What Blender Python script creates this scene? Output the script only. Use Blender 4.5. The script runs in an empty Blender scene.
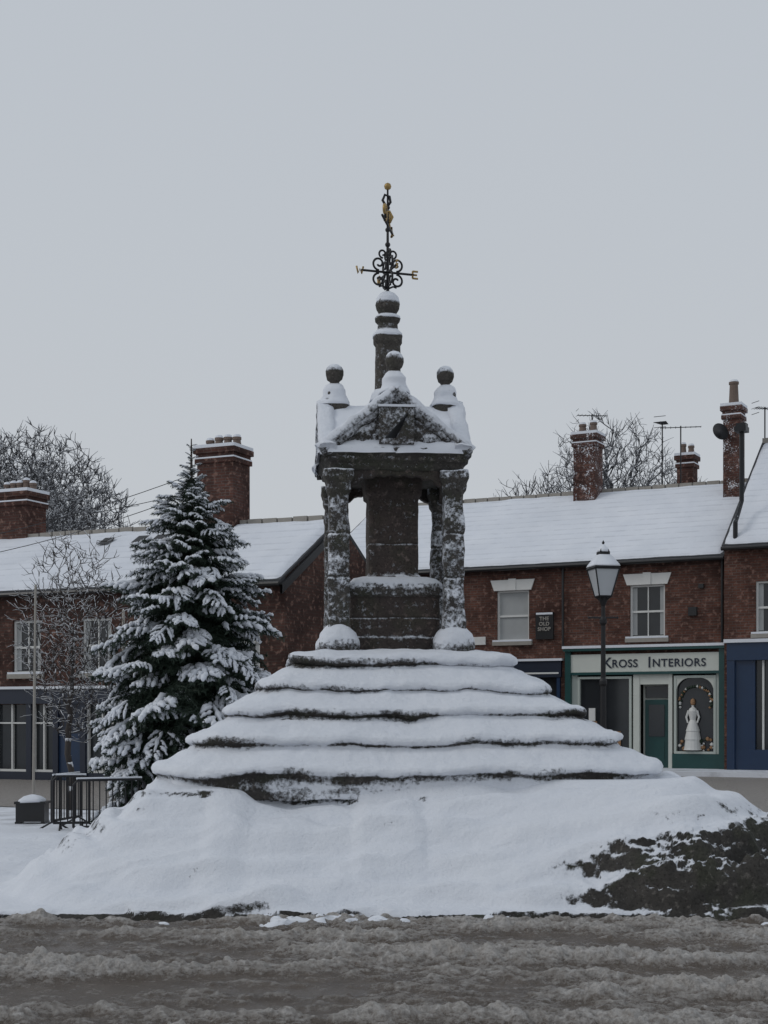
import bpy, math, random
import numpy as np
from mathutils import Vector, Matrix
random.seed(7); RNG=np.random.RandomState(7)
scene=bpy.context.scene
COL=scene.collection

# ------------------------------------------------------------ noise
def vnoise(p):
    i=np.floor(p).astype(np.int64); f=p-i; u=f*f*(3-2*f)
    def h(x,y,z):
        v=(x*374761393+y*668265263+z*1442695041)&0xffffffff
        v=((v^(v>>13))*1274126177)&0xffffffff
        v=((v^(v>>15))*2246822519)&0xffffffff
        return ((v^(v>>16))&0xffffff)/float(0xffffff)
    r=0
    for a in (0,1):
        for b in (0,1):
            for c in (0,1):
                w=(u[:,0] if a else 1-u[:,0])*(u[:,1] if b else 1-u[:,1])*(u[:,2] if c else 1-u[:,2])
                r=r+w*h(i[:,0]+a,i[:,1]+b,i[:,2]+c)
    return r
def fbm(p,o=3,g=.5):
    s=0;a=1;t=0
    for k in range(o):
        s=s+a*vnoise(p*(2.03**k)+17.3*k); t+=a; a*=g
    return s/t          # 0..1
def F3(x,y,z,o=3,g=.5):
    x=np.asarray(x,float); return fbm(np.stack([x,y+0*x,z+0*x],-1),o,g)
def sm(x,a,b):
    t=np.clip((x-a)/(b-a),0,1); return t*t*(3-2*t)

# ------------------------------------------------------------ node helpers
def newmat(name):
    m=bpy.data.materials.new(name); m.use_nodes=True
    nt=m.node_tree; b=nt.nodes['Principled BSDF']; return m,nt,b
def N(nt,t,**k):
    n=nt.nodes.new(t)
    for a,v in k.items(): setattr(n,a,v)
    return n
def math_n(nt,op,a,b=None,clamp=False):
    n=N(nt,'ShaderNodeMath',operation=op,use_clamp=clamp)
    for i,v in enumerate((a,b)):
        if v is None: continue
        if isinstance(v,(int,float)): n.inputs[i].default_value=v
        else: nt.links.new(v,n.inputs[i])
    return n.outputs[0]
def noise_n(nt,scale,detail=3,vec=None,rough=.55):
    n=N(nt,'ShaderNodeTexNoise'); n.inputs['Scale'].default_value=scale
    n.inputs['Detail'].default_value=detail; n.inputs['Roughness'].default_value=rough
    if vec is not None: nt.links.new(vec,n.inputs['Vector'])
    return n.outputs['Fac']
def objvec(nt): return N(nt,'ShaderNodeTexCoord').outputs['Object']
def mix(nt,f,a,b):
    n=N(nt,'ShaderNodeMix',data_type='RGBA')
    if isinstance(f,(int,float)): n.inputs[0].default_value=f
    else: nt.links.new(f,n.inputs[0])
    for i,v in ((6,a),(7,b)):
        if isinstance(v,tuple): n.inputs[i].default_value=(*v,1) if len(v)==3 else v
        else: nt.links.new(v,n.inputs[i])
    return n.outputs[2]
def maprange(nt,v,a,b,c=0,d=1):
    n=N(nt,'ShaderNodeMapRange'); nt.links.new(v,n.inputs[0])
    for i,x in enumerate((a,b,c,d)): n.inputs[i+1].default_value=x
    return n.outputs[0]
def bump(nt,h,dist,strength=1,prev=None):
    n=N(nt,'ShaderNodeBump'); n.inputs['Distance'].default_value=dist; n.inputs['Strength'].default_value=strength
    nt.links.new(h,n.inputs['Height'])
    if prev is not None: nt.links.new(prev,n.inputs['Normal'])
    return n.outputs[0]
SNOW=(.76,.78,.82)
SNOW2=(.66,.69,.75)

def plain(name,col,rough=.6,metal=0,var=.25,scale=6,bmp=0,dust=0):
    m,nt,b=newmat(name); v=objvec(nt)
    n=noise_n(nt,scale,4,v)
    c=mix(nt,n,tuple(x*(1-var) for x in col),tuple(min(1,x*(1+var)) for x in col))
    if dust:
        g=N(nt,'ShaderNodeNewGeometry'); s=N(nt,'ShaderNodeSeparateXYZ'); nt.links.new(g.outputs['Normal'],s.inputs[0])
        t=math_n(nt,'ADD',s.outputs[2],math_n(nt,'MULTIPLY',math_n(nt,'SUBTRACT',noise_n(nt,14,3,v),.5),.9))
        f=maprange(nt,t,dust,dust+.15)
        c=mix(nt,f,c,SNOW)
    nt.links.new(c,b.inputs['Base Color']); b.inputs['Roughness'].default_value=rough; b.inputs['Metallic'].default_value=metal
    if bmp: nt.links.new(bump(nt,noise_n(nt,scale*5,4,v),bmp),b.inputs['Normal'])
    return m

def snow_mat(name,dirty=0.0,rowbump=False):
    m,nt,b=newmat(name); v=objvec(nt)
    c=mix(nt,noise_n(nt,1.2,4,v),SNOW2,SNOW)
    if rowbump:
        s=N(nt,'ShaderNodeSeparateXYZ'); nt.links.new(v,s.inputs[0])
        zz_=math_n(nt,'ADD',s.outputs[2],math_n(nt,'MULTIPLY',noise_n(nt,5,2,v),.03))
        fr=math_n(nt,'FRACT',math_n(nt,'MULTIPLY',zz_,5.0))
        line=maprange(nt,fr,.0,.30,1,0)
        nn=maprange(nt,noise_n(nt,1.6,6,v,.75),.40,.60)
        f=math_n(nt,'MULTIPLY',math_n(nt,'MULTIPLY',line,nn),.42)
        c=mix(nt,f,c,(.32,.34,.38))
        c=mix(nt,maprange(nt,noise_n(nt,.5,4,v,.6),.45,.7,0,.25),c,(.50,.53,.58))
    if dirty:
        f=maprange(nt,noise_n(nt,.9,5,v,.65),.48,.66)
        f=math_n(nt,'MULTIPLY',f,dirty)
        c=mix(nt,f,c,(.24,.24,.245))
    nt.links.new(c,b.inputs['Base Color']); b.inputs['Roughness'].default_value=.75
    b.inputs['Specular IOR Level'].default_value=.25
    n1=bump(nt,noise_n(nt,9,5,v),.02,.6)
    n2=bump(nt,noise_n(nt,90,3,v),.004,.8,n1)
    nt.links.new(n2,b.inputs['Normal'])
    return m

def stone_mat(name,c1,c2,attr=None,bias=0,nz=.6,g1=.8,g2=.9,moss=.4,s1=4,s2=38):
    """weathered sandstone with wind-blown snow stuck on it"""
    m,nt,b=newmat(name); v=objvec(nt)
    if attr:
        a=N(nt,'ShaderNodeAttribute'); a.attribute_name=attr; base=a.outputs['Fac']
    else:
        g=N(nt,'ShaderNodeNewGeometry'); s=N(nt,'ShaderNodeSeparateXYZ'); nt.links.new(g.outputs['Normal'],s.inputs[0])
        base=math_n(nt,'MULTIPLY',s.outputs[2],nz)
    t=math_n(nt,'ADD',base,bias)
    t=math_n(nt,'ADD',t,math_n(nt,'MULTIPLY',math_n(nt,'SUBTRACT',noise_n(nt,s1,4,v),.5),g1))
    hf=noise_n(nt,s2,5,v,.75)
    t=math_n(nt,'ADD',t,math_n(nt,'MULTIPLY',math_n(nt,'SUBTRACT',hf,.5),g2))
    f=maprange(nt,t,.40,.64)
    st=mix(nt,maprange(nt,noise_n(nt,2.3,5,v),.3,.7),c1,c2)
    st=mix(nt,math_n(nt,'MULTIPLY',maprange(nt,noise_n(nt,3.7,5,v),.48,.62),moss),st,(.046,.052,.032))
    st=mix(nt,maprange(nt,noise_n(nt,45,4,v,.7),.50,.70),st,tuple(x*.3 for x in c1))
    st=mix(nt,maprange(nt,noise_n(nt,17,4,v,.7),.56,.70,0,.65),st,tuple(min(1,x*2.7) for x in c1))
    sn=mix(nt,noise_n(nt,1.5,4,v),SNOW2,SNOW)
    c=mix(nt,f,st,sn)
    nt.links.new(c,b.inputs['Base Color']); b.inputs['Roughness'].default_value=.85
    b.inputs['Specular IOR Level'].default_value=.25
    n1=bump(nt,math_n(nt,'ADD',noise_n(nt,22,5,v,.65),f),.022,.8)
    n2=bump(nt,noise_n(nt,110,3,v),.004,.8,n1)
    nt.links.new(n2,b.inputs['Normal'])
    return m

def brick_mat(name,c1=(.150,.064,.046),c2=(.085,.042,.034),mortar=(.13,.105,.09),snow=0):
    m,nt,b=newmat(name); v=objvec(nt)
    s=N(nt,'ShaderNodeSeparateXYZ'); nt.links.new(v,s.inputs[0])
    cb=N(nt,'ShaderNodeCombineXYZ')
    nt.links.new(math_n(nt,'ADD',s.outputs[0],s.outputs[1]),cb.inputs[0]); nt.links.new(s.outputs[2],cb.inputs[1])
    br=N(nt,'ShaderNodeTexBrick'); nt.links.new(cb.outputs[0],br.inputs['Vector'])
    br.inputs['Scale'].default_value=1; br.inputs['Brick Width'].default_value=.235; br.inputs['Row Height'].default_value=.078
    br.inputs['Mortar Size'].default_value=.008; br.inputs['Color1'].default_value=(*c1,1); br.inputs['Color2'].default_value=(*c2,1)
    br.inputs['Mortar'].default_value=(*mortar,1); br.inputs['Bias'].default_value=-.1
    c=mix(nt,maprange(nt,noise_n(nt,1.1,5,v),.35,.7),br.outputs['Color'],tuple(x*.5 for x in c2))
    c=mix(nt,maprange(nt,noise_n(nt,7,3,cb.outputs[0]),.54,.68,0,.7),c,(.25,.15,.12))
    if snow:
        f=math_n(nt,'ADD',math_n(nt,'MULTIPLY',noise_n(nt,3,4,v),.7),math_n(nt,'MULTIPLY',noise_n(nt,24,4,v,.7),.9))
        c=mix(nt,maprange(nt,f,.98-snow,1.10-snow),c,SNOW)
    nt.links.new(c,b.inputs['Base Color']); b.inputs['Roughness'].default_value=.9
    b.inputs['Specular IOR Level'].default_value=.2
    nt.links.new(bump(nt,br.outputs['Fac'],.006,-1),b.inputs['Normal'])
    return m

M={}
M['snow']=snow_mat('snow')
M['roofsnow']=snow_mat('snow_on_slates',rowbump=True)
M['groundsnow']=snow_mat('trodden_snow',dirty=.55)
M['plinth']=stone_mat('snowy_sandstone_steps',(.070,.063,.057),(.042,.039,.037),attr='snow',g1=.75,g2=1.15,s2=26)
M['rock']=stone_mat('snowy_bedrock',(.068,.062,.056),(.032,.031,.029),attr='snow',g1=.75,g2=1.45,s1=4.5,s2=17,moss=.5)
M['pier']=stone_mat('snow_blasted_sandstone',(.088,.080,.072),(.050,.046,.042),bias=.45,nz=.6,g1=.75,g2=1.7,moss=.5,s1=5,s2=26)
M['frieze']=stone_mat('frieze_sandstone',(.084,.076,.068),(.046,.042,.039),bias=.40,nz=.6,g1=.8,g2=1.6,moss=.5,s1=5,s2=26)
M['core']=stone_mat('red_sandstone',(.080,.062,.055),(.046,.040,.037),bias=.26,nz=.6,g1=.7,g2=1.3,moss=.35,s2=20)
M['fin']=stone_mat('finial_stone',(.088,.079,.070),(.050,.046,.042),bias=.32,nz=.75,g1=.35,g2=1.1,moss=.3,s2=26)
M['brick']=brick_mat('old_red_brick')
M['brickdark']=brick_mat('dark_red_brick',(.10,.048,.038),(.058,.032,.028),(.08,.065,.055))
M['bricksnow']=brick_mat('chimney_brick',(.12,.052,.040),(.070,.036,.030),(.11,.09,.08),snow=.0)
M['bricksnow2']=brick_mat('chimney_brick_frosted',(.12,.052,.040),(.070,.036,.030),(.11,.09,.08),snow=.10)
M['iron']=plain('black_iron',(.012,.013,.015),.45,.3,.3,20,dust=.75)
M['ironclean']=plain('wrought_iron',(.015,.015,.017),.5,.3,.3,20)
M['gold']=plain('gilding',(.36,.24,.09),.45,.6,.3,30)
M['white']=plain('white_paint',(.66,.66,.64),.5,0,.08,4)
M['cream']=plain('cream_paint',(.58,.60,.55),.5,0,.08,3)
M['mint']=plain('pale_green_paint',(.46,.50,.46),.5,0,.08,3)
M['teal']=plain('dark_teal_paint',(.012,.060,.058),.35,0,.15,5)
M['blue']=plain('blue_paint',(.010,.030,.075),.35,0,.15,5)
M['navy']=plain('navy_paint',(.012,.018,.035),.4,0,.15,5)
M['black']=plain('black_paint',(.012,.012,.013),.4,0,.2,5)
M['stonetrim']=plain('stone_trim',(.30,.28,.25),.85,0,.2,6,.004,dust=.6)
M['pot']=plain('clay_pot',(.15,.11,.09),.85,0,.3,8,dust=.3)
M['slate']=plain('slate_edge',(.035,.036,.04),.7,0,.2,8)
M['curtain']=plain('net_curtain',(.36,.37,.37),.9,0,.15,3)
M['bark']=plain('bark_snow',(.050,.042,.038),.9,0,.3,9,dust=.45)
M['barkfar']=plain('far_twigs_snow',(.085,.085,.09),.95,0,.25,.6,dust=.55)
M['needle']=plain('fir_needles',(.018,.034,.020),.7,0,.5,3)
M['warm']=plain('shop_interior_warm',(.30,.17,.09),.8,0,.7,2.5)
M['cable']=plain('cable',(.02,.02,.022),.6)
def glassmat(name,col,rough=.08):
    m,nt,b=newmat(name); v=objvec(nt)
    c=mix(nt,noise_n(nt,.9,3,v),tuple(x*.4 for x in col),col)
    nt.links.new(c,b.inputs['Base Color']); b.inputs['Roughness'].default_value=rough
    b.inputs['Specular IOR Level'].default_value=.5
    return m
M['glass']=glassmat('window_glass',(.035,.04,.045))
M['lampglass']=glassmat('lantern_glass',(.62,.65,.68),.2)

# ------------------------------------------------------------ mesh helpers
def empty(name,loc=(0,0,0),rz=0):
    e=bpy.data.objects.new(name,None); e.location=loc; e.rotation_euler=(0,0,rz); COL.objects.link(e); return e
def mk(name,verts,faces,mats,parent=None,smooth=False,attr=None,mi=None,loc=None):
    me=bpy.data.meshes.new(name)
    if isinstance(verts,np.ndarray): verts=verts.tolist()
    if isinstance(faces,np.ndarray): faces=faces.tolist()
    me.from_pydata(verts,[],faces)
    for m in (mats if isinstance(mats,(list,tuple)) else [mats]): me.materials.append(m)
    if mi is not None: me.polygons.foreach_set('material_index',np.array(mi,dtype=np.int32))
    if smooth: me.polygons.foreach_set('use_smooth',np.ones(len(me.polygons),dtype=bool))
    if attr is not None:
        a=me.attributes.new('snow','FLOAT','POINT'); a.data.foreach_set('value',np.array(attr,dtype=np.float32))
    me.update()
    o=bpy.data.objects.new(name,me); COL.objects.link(o)
    if parent: o.parent=parent
    if loc: o.location=loc
    return o
def gridfaces(nr,nc,wrap=False):
    r=np.arange(nr-1)[:,None]; c=np.arange(nc if wrap else nc-1)[None,:]
    c2=(c+1)%nc
    a=r*nc+c; b=r*nc+c2; d=(r+1)*nc+c2; e=(r+1)*nc+c
    return np.stack([a,b,d,e],-1).reshape(-1,4)

class MB:
    def __init__(s): s.v=[];s.f=[];s.m=[]
    def add(s,vs,fs,mi=0):
        o=len(s.v); s.v+= [tuple(p) for p in vs]; s.f+=[tuple(i+o for i in f) for f in fs]; s.m+=[mi]*len(fs)
    def box(s,x0,x1,y0,y1,z0,z1,mi=0):
        s.add([(x0,y0,z0),(x1,y0,z0),(x1,y1,z0),(x0,y1,z0),(x0,y0,z1),(x1,y0,z1),(x1,y1,z1),(x0,y1,z1)],
              [(0,3,2,1),(4,5,6,7),(0,1,5,4),(1,2,6,5),(2,3,7,6),(3,0,4,7)],mi)
    def poly(s,pts,mi=0): s.add(pts,[tuple(range(len(pts)))],mi)
    def lathe(s,cx,cy,prof,n=12,mi=0,rot=0):
        vs=[];fs=[]
        for r,z in prof:
            for k in range(n):
                a=2*math.pi*k/n+rot; vs.append((cx+r*math.cos(a),cy+r*math.sin(a),z))
        for i in range(len(prof)-1):
            for k in range(n):
                k2=(k+1)%n; fs.append((i*n+k,i*n+k2,(i+1)*n+k2,(i+1)*n+k))
        fs.append(tuple(range(n))[::-1]); fs.append(tuple((len(prof)-1)*n+k for k in range(n)))
        s.add(vs,fs,mi)
    def tube(s,pts,rad,n=5,mi=0):
        pts=[Vector(p) for p in pts]; L=len(pts)
        if not hasattr(rad,'__len__'): rad=[rad]*L
        vs=[];fs=[]; ref=None
        for i,p in enumerate(pts):
            d=(pts[min(i+1,L-1)]-pts[max(i-1,0)])
            if d.length<1e-9: d=Vector((0,0,1))
            d.normalize()
            if ref is None: ref=Vector((0,0,1)) if abs(d.z)<.9 else Vector((1,0,0))
            a=ref-d*ref.dot(d)
            if a.length<1e-4: a=d.orthogonal()
            a.normalize(); ref=a; b=d.cross(a)
            for k in range(n):
                t=2*math.pi*k/n; vs.append(p+(a*math.cos(t)+b*math.sin(t))*rad[i])
        for i in range(L-1):
            for k in range(n):
                k2=(k+1)%n; fs.append((i*n+k,i*n+k2,(i+1)*n+k2,(i+1)*n+k))
        fs.append(tuple(range(n))[::-1]); fs.append(tuple((L-1)*n+k for k in range(n)))
        s.add(vs,fs,mi)
    def build(s,name,mats,parent=None,smooth=False,**k):
        return mk(name,s.v,s.f,mats,parent,smooth,mi=s.m,**k)

def resample(prof,step):
    out=[]
    for a,b in zip(prof[:-1],prof[1:]):
        n=max(1,int(math.ceil(math.dist(a[:2],b[:2])/step)))
        for k in range(n):
            t=k/n; out.append(tuple(x+(y-x)*t for x,y in zip(a,b)))
    out.append(prof[-1]); return out
def loft(name,cx,cy,prof,mat,parent,nexp=8,samples=64,step=.03,amp=.01,freq=6,low=0,seed=0,attr=False,rot=0,smooth=True,lowf=1.2):
    prof=resample(prof,step); P=np.array(prof)
    t=np.arange(samples)*2*math.pi/samples
    c,s=np.cos(t),np.sin(t)
    rr=1/((np.abs(c)**nexp+np.abs(s)**nexp)**(1/nexp))
    x=P[:,0:1]*(rr*c)[None]; y=P[:,0:1]*(rr*s)[None]; z=np.repeat(P[:,1:2],samples,1)
    p=np.stack([x,y,z],-1).reshape(-1,3)
    q=p+seed*13.7
    n1=(fbm(q*freq,3)-.5)*2*amp; n2=(fbm(q*freq+91,3)-.5)*2*amp
    if low:
        n1=n1+(fbm(q*lowf+5,2)-.5)*2*low; n2=n2+(fbm(q*lowf+50,2)-.5)*2*low
    rad=np.sqrt(p[:,0]**2+p[:,1]**2)+1e-6
    k=np.minimum(1,rad/.05)
    p[:,0]+=p[:,0]/rad*n1*k; p[:,1]+=p[:,1]/rad*n1*k; p[:,2]+=n2*.8
    if rot:
        cr,sr=math.cos(rot),math.sin(rot); p[:,:2]=np.stack([p[:,0]*cr-p[:,1]*sr,p[:,0]*sr+p[:,1]*cr],-1)
    p[:,0]+=cx; p[:,1]+=cy
    f=gridfaces(len(P),samples,True)[:,::-1]
    if P[-1,1]>P[0,1]: f=f[:,::-1]
    fl=f.tolist(); fl.append(list(range(samples))); fl.append([(len(P)-1)*samples+i for i in range(samples)][::-1])
    if P[-1,1]>P[0,1]: fl[-1]=fl[-1][::-1]; fl[-2]=fl[-2][::-1]
    a=None
    if attr:
        a=np.repeat(P[:,2],samples)
        a=a+(fbm(q*np.array([1.8,1.8,5.0])+200,4)-.46)*1.35*(a<.9)
    o=mk(name,p,fl,mat,parent,smooth,attr=a); return o

def slabgrid(name,P00,P10,P01,P11,nu,nv,mat,parent,amp=.02,thick=.08,freq=2.0,seed=0):
    P00,P10,P01,P11=[np.array(p,float) for p in (P00,P10,P01,P11)]
    u=np.linspace(0,1,nu); v=np.linspace(0,1,nv); U,V=np.meshgrid(u,v)
    U=U[...,None];V=V[...,None]
    p=(P00*(1-U)+P10*U)*(1-V)+(P01*(1-U)+P11*U)*V
    nrm=np.cross(P10-P00,P01-P00); nrm/=np.linalg.norm(nrm)
    if nrm[2]<0: nrm=-nrm
    flat=p.reshape(-1,3)
    h=thick+(fbm(flat*freq+seed,3)-.5)*2*amp
    eu=np.minimum(np.minimum(U,1-U)[...,0]*(nu-1),1.5)/1.5
    ev=np.minimum(np.minimum(V,1-V)[...,0]*(nv-1),1.5)/1.5
    e=(eu*ev).reshape(-1)
    p=flat+nrm*(h*np.where(e<=0,-.02,.4+.6*e))[:,None]
    border=(e<=0)
    jit=(fbm(flat*3+seed+7,3)-.5)*2*amp*1.2
    p[border,2]-= (thick*.5+jit[border]*.6)
    return mk(name,p,gridfaces(nv,nu),mat,parent,True)

# ============================================================ CAMERA / WORLD / SUN
cam=bpy.data.cameras.new('camera'); co=bpy.data.objects.new('camera',cam); COL.objects.link(co)
co.location=(0,0,1.6); co.rotation_euler=(math.radians(90),0,0)
cam.lens=52.0; cam.sensor_width=36; cam.shift_y=.2012; cam.clip_end=2000; cam.clip_start=.1
scene.camera=co
w=bpy.data.worlds.new('World'); scene.world=w; w.use_nodes=True; nt=w.node_tree
bg=nt.nodes['Background']; bg.inputs[1].default_value=.1
sky=N(nt,'ShaderNodeTexSky'); sky.sky_type='NISHITA'; sky.sun_disc=False
EL,AZ=math.radians(38),math.radians(262)
sky.sun_elevation=EL; sky.sun_rotation=AZ; sky.dust_density=4; sky.air_density=1.5
tc=N(nt,'ShaderNodeTexCoord'); sp=N(nt,'ShaderNodeSeparateXYZ'); nt.links.new(tc.outputs['Generated'],sp.inputs[0])
cloud=mix(nt,maprange(nt,sp.outputs[2],0,.5),(5.6,5.85,6.15),(5.0,5.45,6.0))
cn=noise_n(nt,1.6,3,tc.outputs['Generated'])
cloud=mix(nt,maprange(nt,cn,.3,.7,0,.35),cloud,(5.2,5.45,5.85))
out=mix(nt,.96,sky.outputs[0],cloud)
nt.links.new(out,bg.inputs[0])
sl=bpy.data.lights.new('sun','SUN'); sl.energy=.55; sl.angle=math.radians(20); sl.color=(1,.97,.93)
so=bpy.data.objects.new('sun',sl); COL.objects.link(so)
d=Vector((math.sin(AZ)*math.cos(EL),math.cos(AZ)*math.cos(EL),math.sin(EL)))
so.rotation_euler=(-d).to_track_quat('-Z','Y').to_euler()
scene.view_settings.view_transform='Standard'; scene.view_settings.look='None'; scene.view_settings.exposure=0

# ============================================================ GROUND
mk('ground',[(-900,-300,-.02),(900,-300,-.02),(900,1500,-.02),(-900,1500,-.02)],[(0,1,2,3)],M['groundsnow'])
def slush_mat(name):
    m,nt,b=newmat(name); v=objvec(nt)
    a=N(nt,'ShaderNodeAttribute'); a.attribute_name='snow'
    t=math_n(nt,'ADD',a.outputs['Fac'],math_n(nt,'MULTIPLY',math_n(nt,'SUBTRACT',noise_n(nt,20,6,v,.78),.5),1.8))
    f=maprange(nt,t,.24,.80)
    wet=mix(nt,noise_n(nt,3,4,v),(.068,.053,.042),(.190,.155,.125))
    sl_=mix(nt,noise_n(nt,5,5,v,.7),(.36,.32,.28),(.70,.69,.68))
    sl_=mix(nt,maprange(nt,noise_n(nt,30,5,v,.75),.48,.66,0,.65),sl_,(.21,.175,.145))
    nt.links.new(mix(nt,f,wet,sl_),b.inputs['Base Color'])
    nt.links.new(maprange(nt,f,0,1,.22,.7),b.inputs['Roughness'])
    n1=bump(nt,noise_n(nt,20,6,v,.75),.05,.9); n2=bump(nt,noise_n(nt,90,3,v),.008,.9,n1)
    nt.links.new(n2,b.inputs['Normal']); return m
M['slush']=slush_mat('slush')
def roadsheet(name,pts,z,at=.35):
    return mk(name,[(x,y,z) for x,y in pts],[(0,1,2,3)],M['slush'],attr=[at]*4)
roadsheet('road',[(-120,2),(120,2),(120,11.62),(-120,11.62)],-.014)
xs=np.arange(-4.6,4.601,.015); ys=np.arange(6.8,11.72,.013)
X,Y=np.meshgrid(xs,ys); x=X.ravel(); y=Y.ravel()
yy=y+.16*np.sin(x*.45)+x*.05
wob=.9*(F3(x*.45,y*.6,3,3)-.5)
y2=y-.10*x-.12*np.sin(x*.7+1)
r1=F3(x*.5,(yy+wob)*2.6,0,3)
r2=F3(x*3.0,yy*5.0,4,4,.64)
r3=F3(x*10,yy*12,9,4,.70)
rut=(.5+.5*np.sin((yy+wob)*2*math.pi/.70))**2.2
rut2=(.5+.5*np.sin((y2+.6*wob)*2*math.pi/1.15))**4
brk=sm(F3(x*.9,yy*1.7,60,3),.38,.60); brk2=sm(F3(x*.6,y2*1.4,160,3),.45,.62)
wetlane=sm(F3(x*.25,(yy+wob)*1.5,77,2),.50,.62)
hh=np.clip(.40*sm(r1,.38,.66)+.42*rut*brk+.50*rut2*brk2+1.25*(r2-.42)-.32*wetlane,0,1.3)
fade=sm(11.70-y,0,.10)
zz=(-.008+.085*hh*(.25+1.4*r3)+.055*(r3-.5)*(.25+hh))*fade+(-.016)*(1-fade)
mk('slush_snow',np.stack([x,y,zz],-1),gridfaces(len(ys),len(xs)),M['slush'],None,True,attr=np.clip(.74*hh+.85*(r3-.5)+.10,0,1))
a=math.atan2(-6.5,12.41); ca,sa=math.cos(a),math.sin(a)
def tw(u,v): return (-2.47+ca*u-sa*v,49.4+sa*u+ca*v)
roadsheet('street',[tw(-10,-22),tw(60,-22),tw(60,-2.6),tw(-10,-2.6)],-.008,.50)

# ============================================================ ROCK OUTCROP (heightfield)
xs=np.concatenate([np.arange(-8,-4.4,.12),np.arange(-4.4,4.6,.018),np.arange(4.6,8,.12)])
ys=np.concatenate([np.arange(11.45,14.0,.015),np.arange(14.0,21.5,.07)])
X,Y=np.meshgrid(xs,ys); x=X.ravel(); y=Y.ravel()
wx=x+.6*(F3(x*.8,y*.8,0,3)-.5)
wy=y+.60*(F3(x*.7,y*.9,30,3)-.5)
sf=np.maximum((13.70-wy)/1.98,0); sb=np.maximum((wy-18.4)/1.3,0)
sL=np.maximum((-2.15-wx)/1.50,0); sR=np.maximum((wx-2.50)/1.40,0)
p_=2.1
s=(sf**p_+sb**p_+sL**p_+sR**p_)**(1/p_)
nf=4.6
warp=4.0*(F3(x*.5,y*.6,8,3)-.5)*2
aa=.62+.85*F3(x*.6,y*.6,70,2)*sm(F3(x*.8,y*1.2,90,2),.3,.6)
s2=np.clip(s+aa*np.sin(2*math.pi*nf*s+warp)/(2*math.pi*nf),0,1.3)
wr=sm(x,.9,2.7)
fl=1-np.clip(s2,0,1)**1.05; fr=1-np.clip(s2,0,1)**2.2
rock=1.03*(fl*(1-wr)+fr*wr)
mask=sm(F3(x*1.5,y*.3,3,2),.35,.55)*(1-sm(x,.2,.9))
rock-=.085*sm(s+.05*(F3(x*5,0,0,3)-.5),.10,.13)*mask*(s<1)*np.clip(1-s,0,1)
on=(s<1.1)*1.0
low=wr*sm(s,.45,.8)*on
rg=np.abs(F3(x*2.2,y*2.2,rock*3.5,4)-.5)*2
rock+= -.26*low*(rg-.25)
blk=F3(x*4,y*4,rock*5,5,.66); rock+=low*.30*(blk-.5)
dirn=F3(x*.7+.25*y,y*3.0-.4*x,12,3)
ridge=1-np.abs(F3(x*.9+.3*y,y*2.2-.3*x,112,3)-.5)*4; ridge=np.clip(ridge,0,1)
rock+=on*sm(s,0,.15)*(1-sm(s,.85,1.05)*.6)*(.17*(dirn-.5)+.045*(ridge-.4)+.09*(F3(x*2.2,y*2.6,0,4)-.5)+.018*(F3(x*8,y*10,5,3)-.5))
kerb=11.69+.12*(F3(x*1.1,0,0,3)-.5)*2+.06*(F3(x*5,0,9,3)-.5)
flat=.06+.04*(F3(x*2.5,y*2.5,0,3)-.5)+.045*sm(F3(x*1.3,y*2,44,3),.5,.7)+.025*(F3(x*9,y*9,4,3)-.5)
flat=flat*(1-sm(y,19,21.3))*(1-sm(np.abs(x),6,8))+0.0
k=.06
h_=np.clip(.5+.5*(rock-flat)/k,0,1); zz=flat*(1-h_)+rock*h_+k*h_*(1-h_)
wid=.02+.16*sm(F3(x*1.7,0,21,3),.46,.62)
front=sm((y-kerb)/wid,-.3,1)
zz=zz*front-.03*(1-front)
zz=np.where((y>21.3)|(np.abs(x)>7.9),-.03,zz)
Z=zz.reshape(X.shape)
gy=np.gradient(Z,ys,axis=0); gx=np.gradient(Z,xs,axis=1)
nzr=(1/np.sqrt(1+gx**2+gy**2)).ravel()
att=sm(nzr,.36,.72)*.75+.36
rk=sm(x,1.2,2.4)*sm(s,.42,.78)*on
dark=rk*(.33+.50*(1-sm(nzr,.60,.92)))+.22*sm(x,2.3,2.9)*sm(F3(x*3,y*3,5,3),.4,.6)*on
dark=dark+.34*on*(1-sm(x,-2.6,-1.9))*sm(F3(x*4,y*4,15,3),.50,.60)*(s>.02)*(1-sm(s,.5,.8))
att=np.clip(att-dark,0.05,1.1)
att=np.where((zz<.035)&(y<12),.16,att)  # dark foot line: shadow under the snow edge, painted in as bare rock tone
mk('rock_outcrop',np.stack([x,y,zz],-1),gridfaces(len(ys),len(xs)),M['rock'],None,True,attr=att)
mb=MB()
for i in range(80):
    cx=random.choice([random.uniform(-1.1,.5),random.uniform(-.9,.4),random.uniform(-3.4,3.6)]); cy=11.60+random.uniform(-.18,.08); rr=random.uniform(.02,.085)*(1.3 if abs(cx)<1 else .6)
    fs=[]; vs=[]; nu,nv=16,8
    for j in range(nv+1):
        ph=math.pi*.5*j/nv
        for k2 in range(nu):
            th=2*math.pi*k2/nu; vs.append([cx+1.5*rr*math.cos(th)*math.cos(ph),cy+.9*rr*math.sin(th)*math.cos(ph),-.012+.6*rr*math.sin(ph)])
    vs=np.array(vs); vs[:,:3]+=((np.stack([fbm(vs*12,3),fbm(vs*12+20,3),fbm(vs*12+40,3)],-1)-.5)*rr*1.3)
    for j in range(nv):
        for k2 in range(nu):
            fs.append((j*nu+k2,j*nu+(k2+1)%nu,(j+1)*nu+(k2+1)%nu,(j+1)*nu+k2))
    fs.append(tuple(nv*nu+k2 for k2 in range(nu)))
    mb.add(vs.tolist(),fs)
mb.build('snow_lumps',[M['snow']],None,True)

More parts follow.
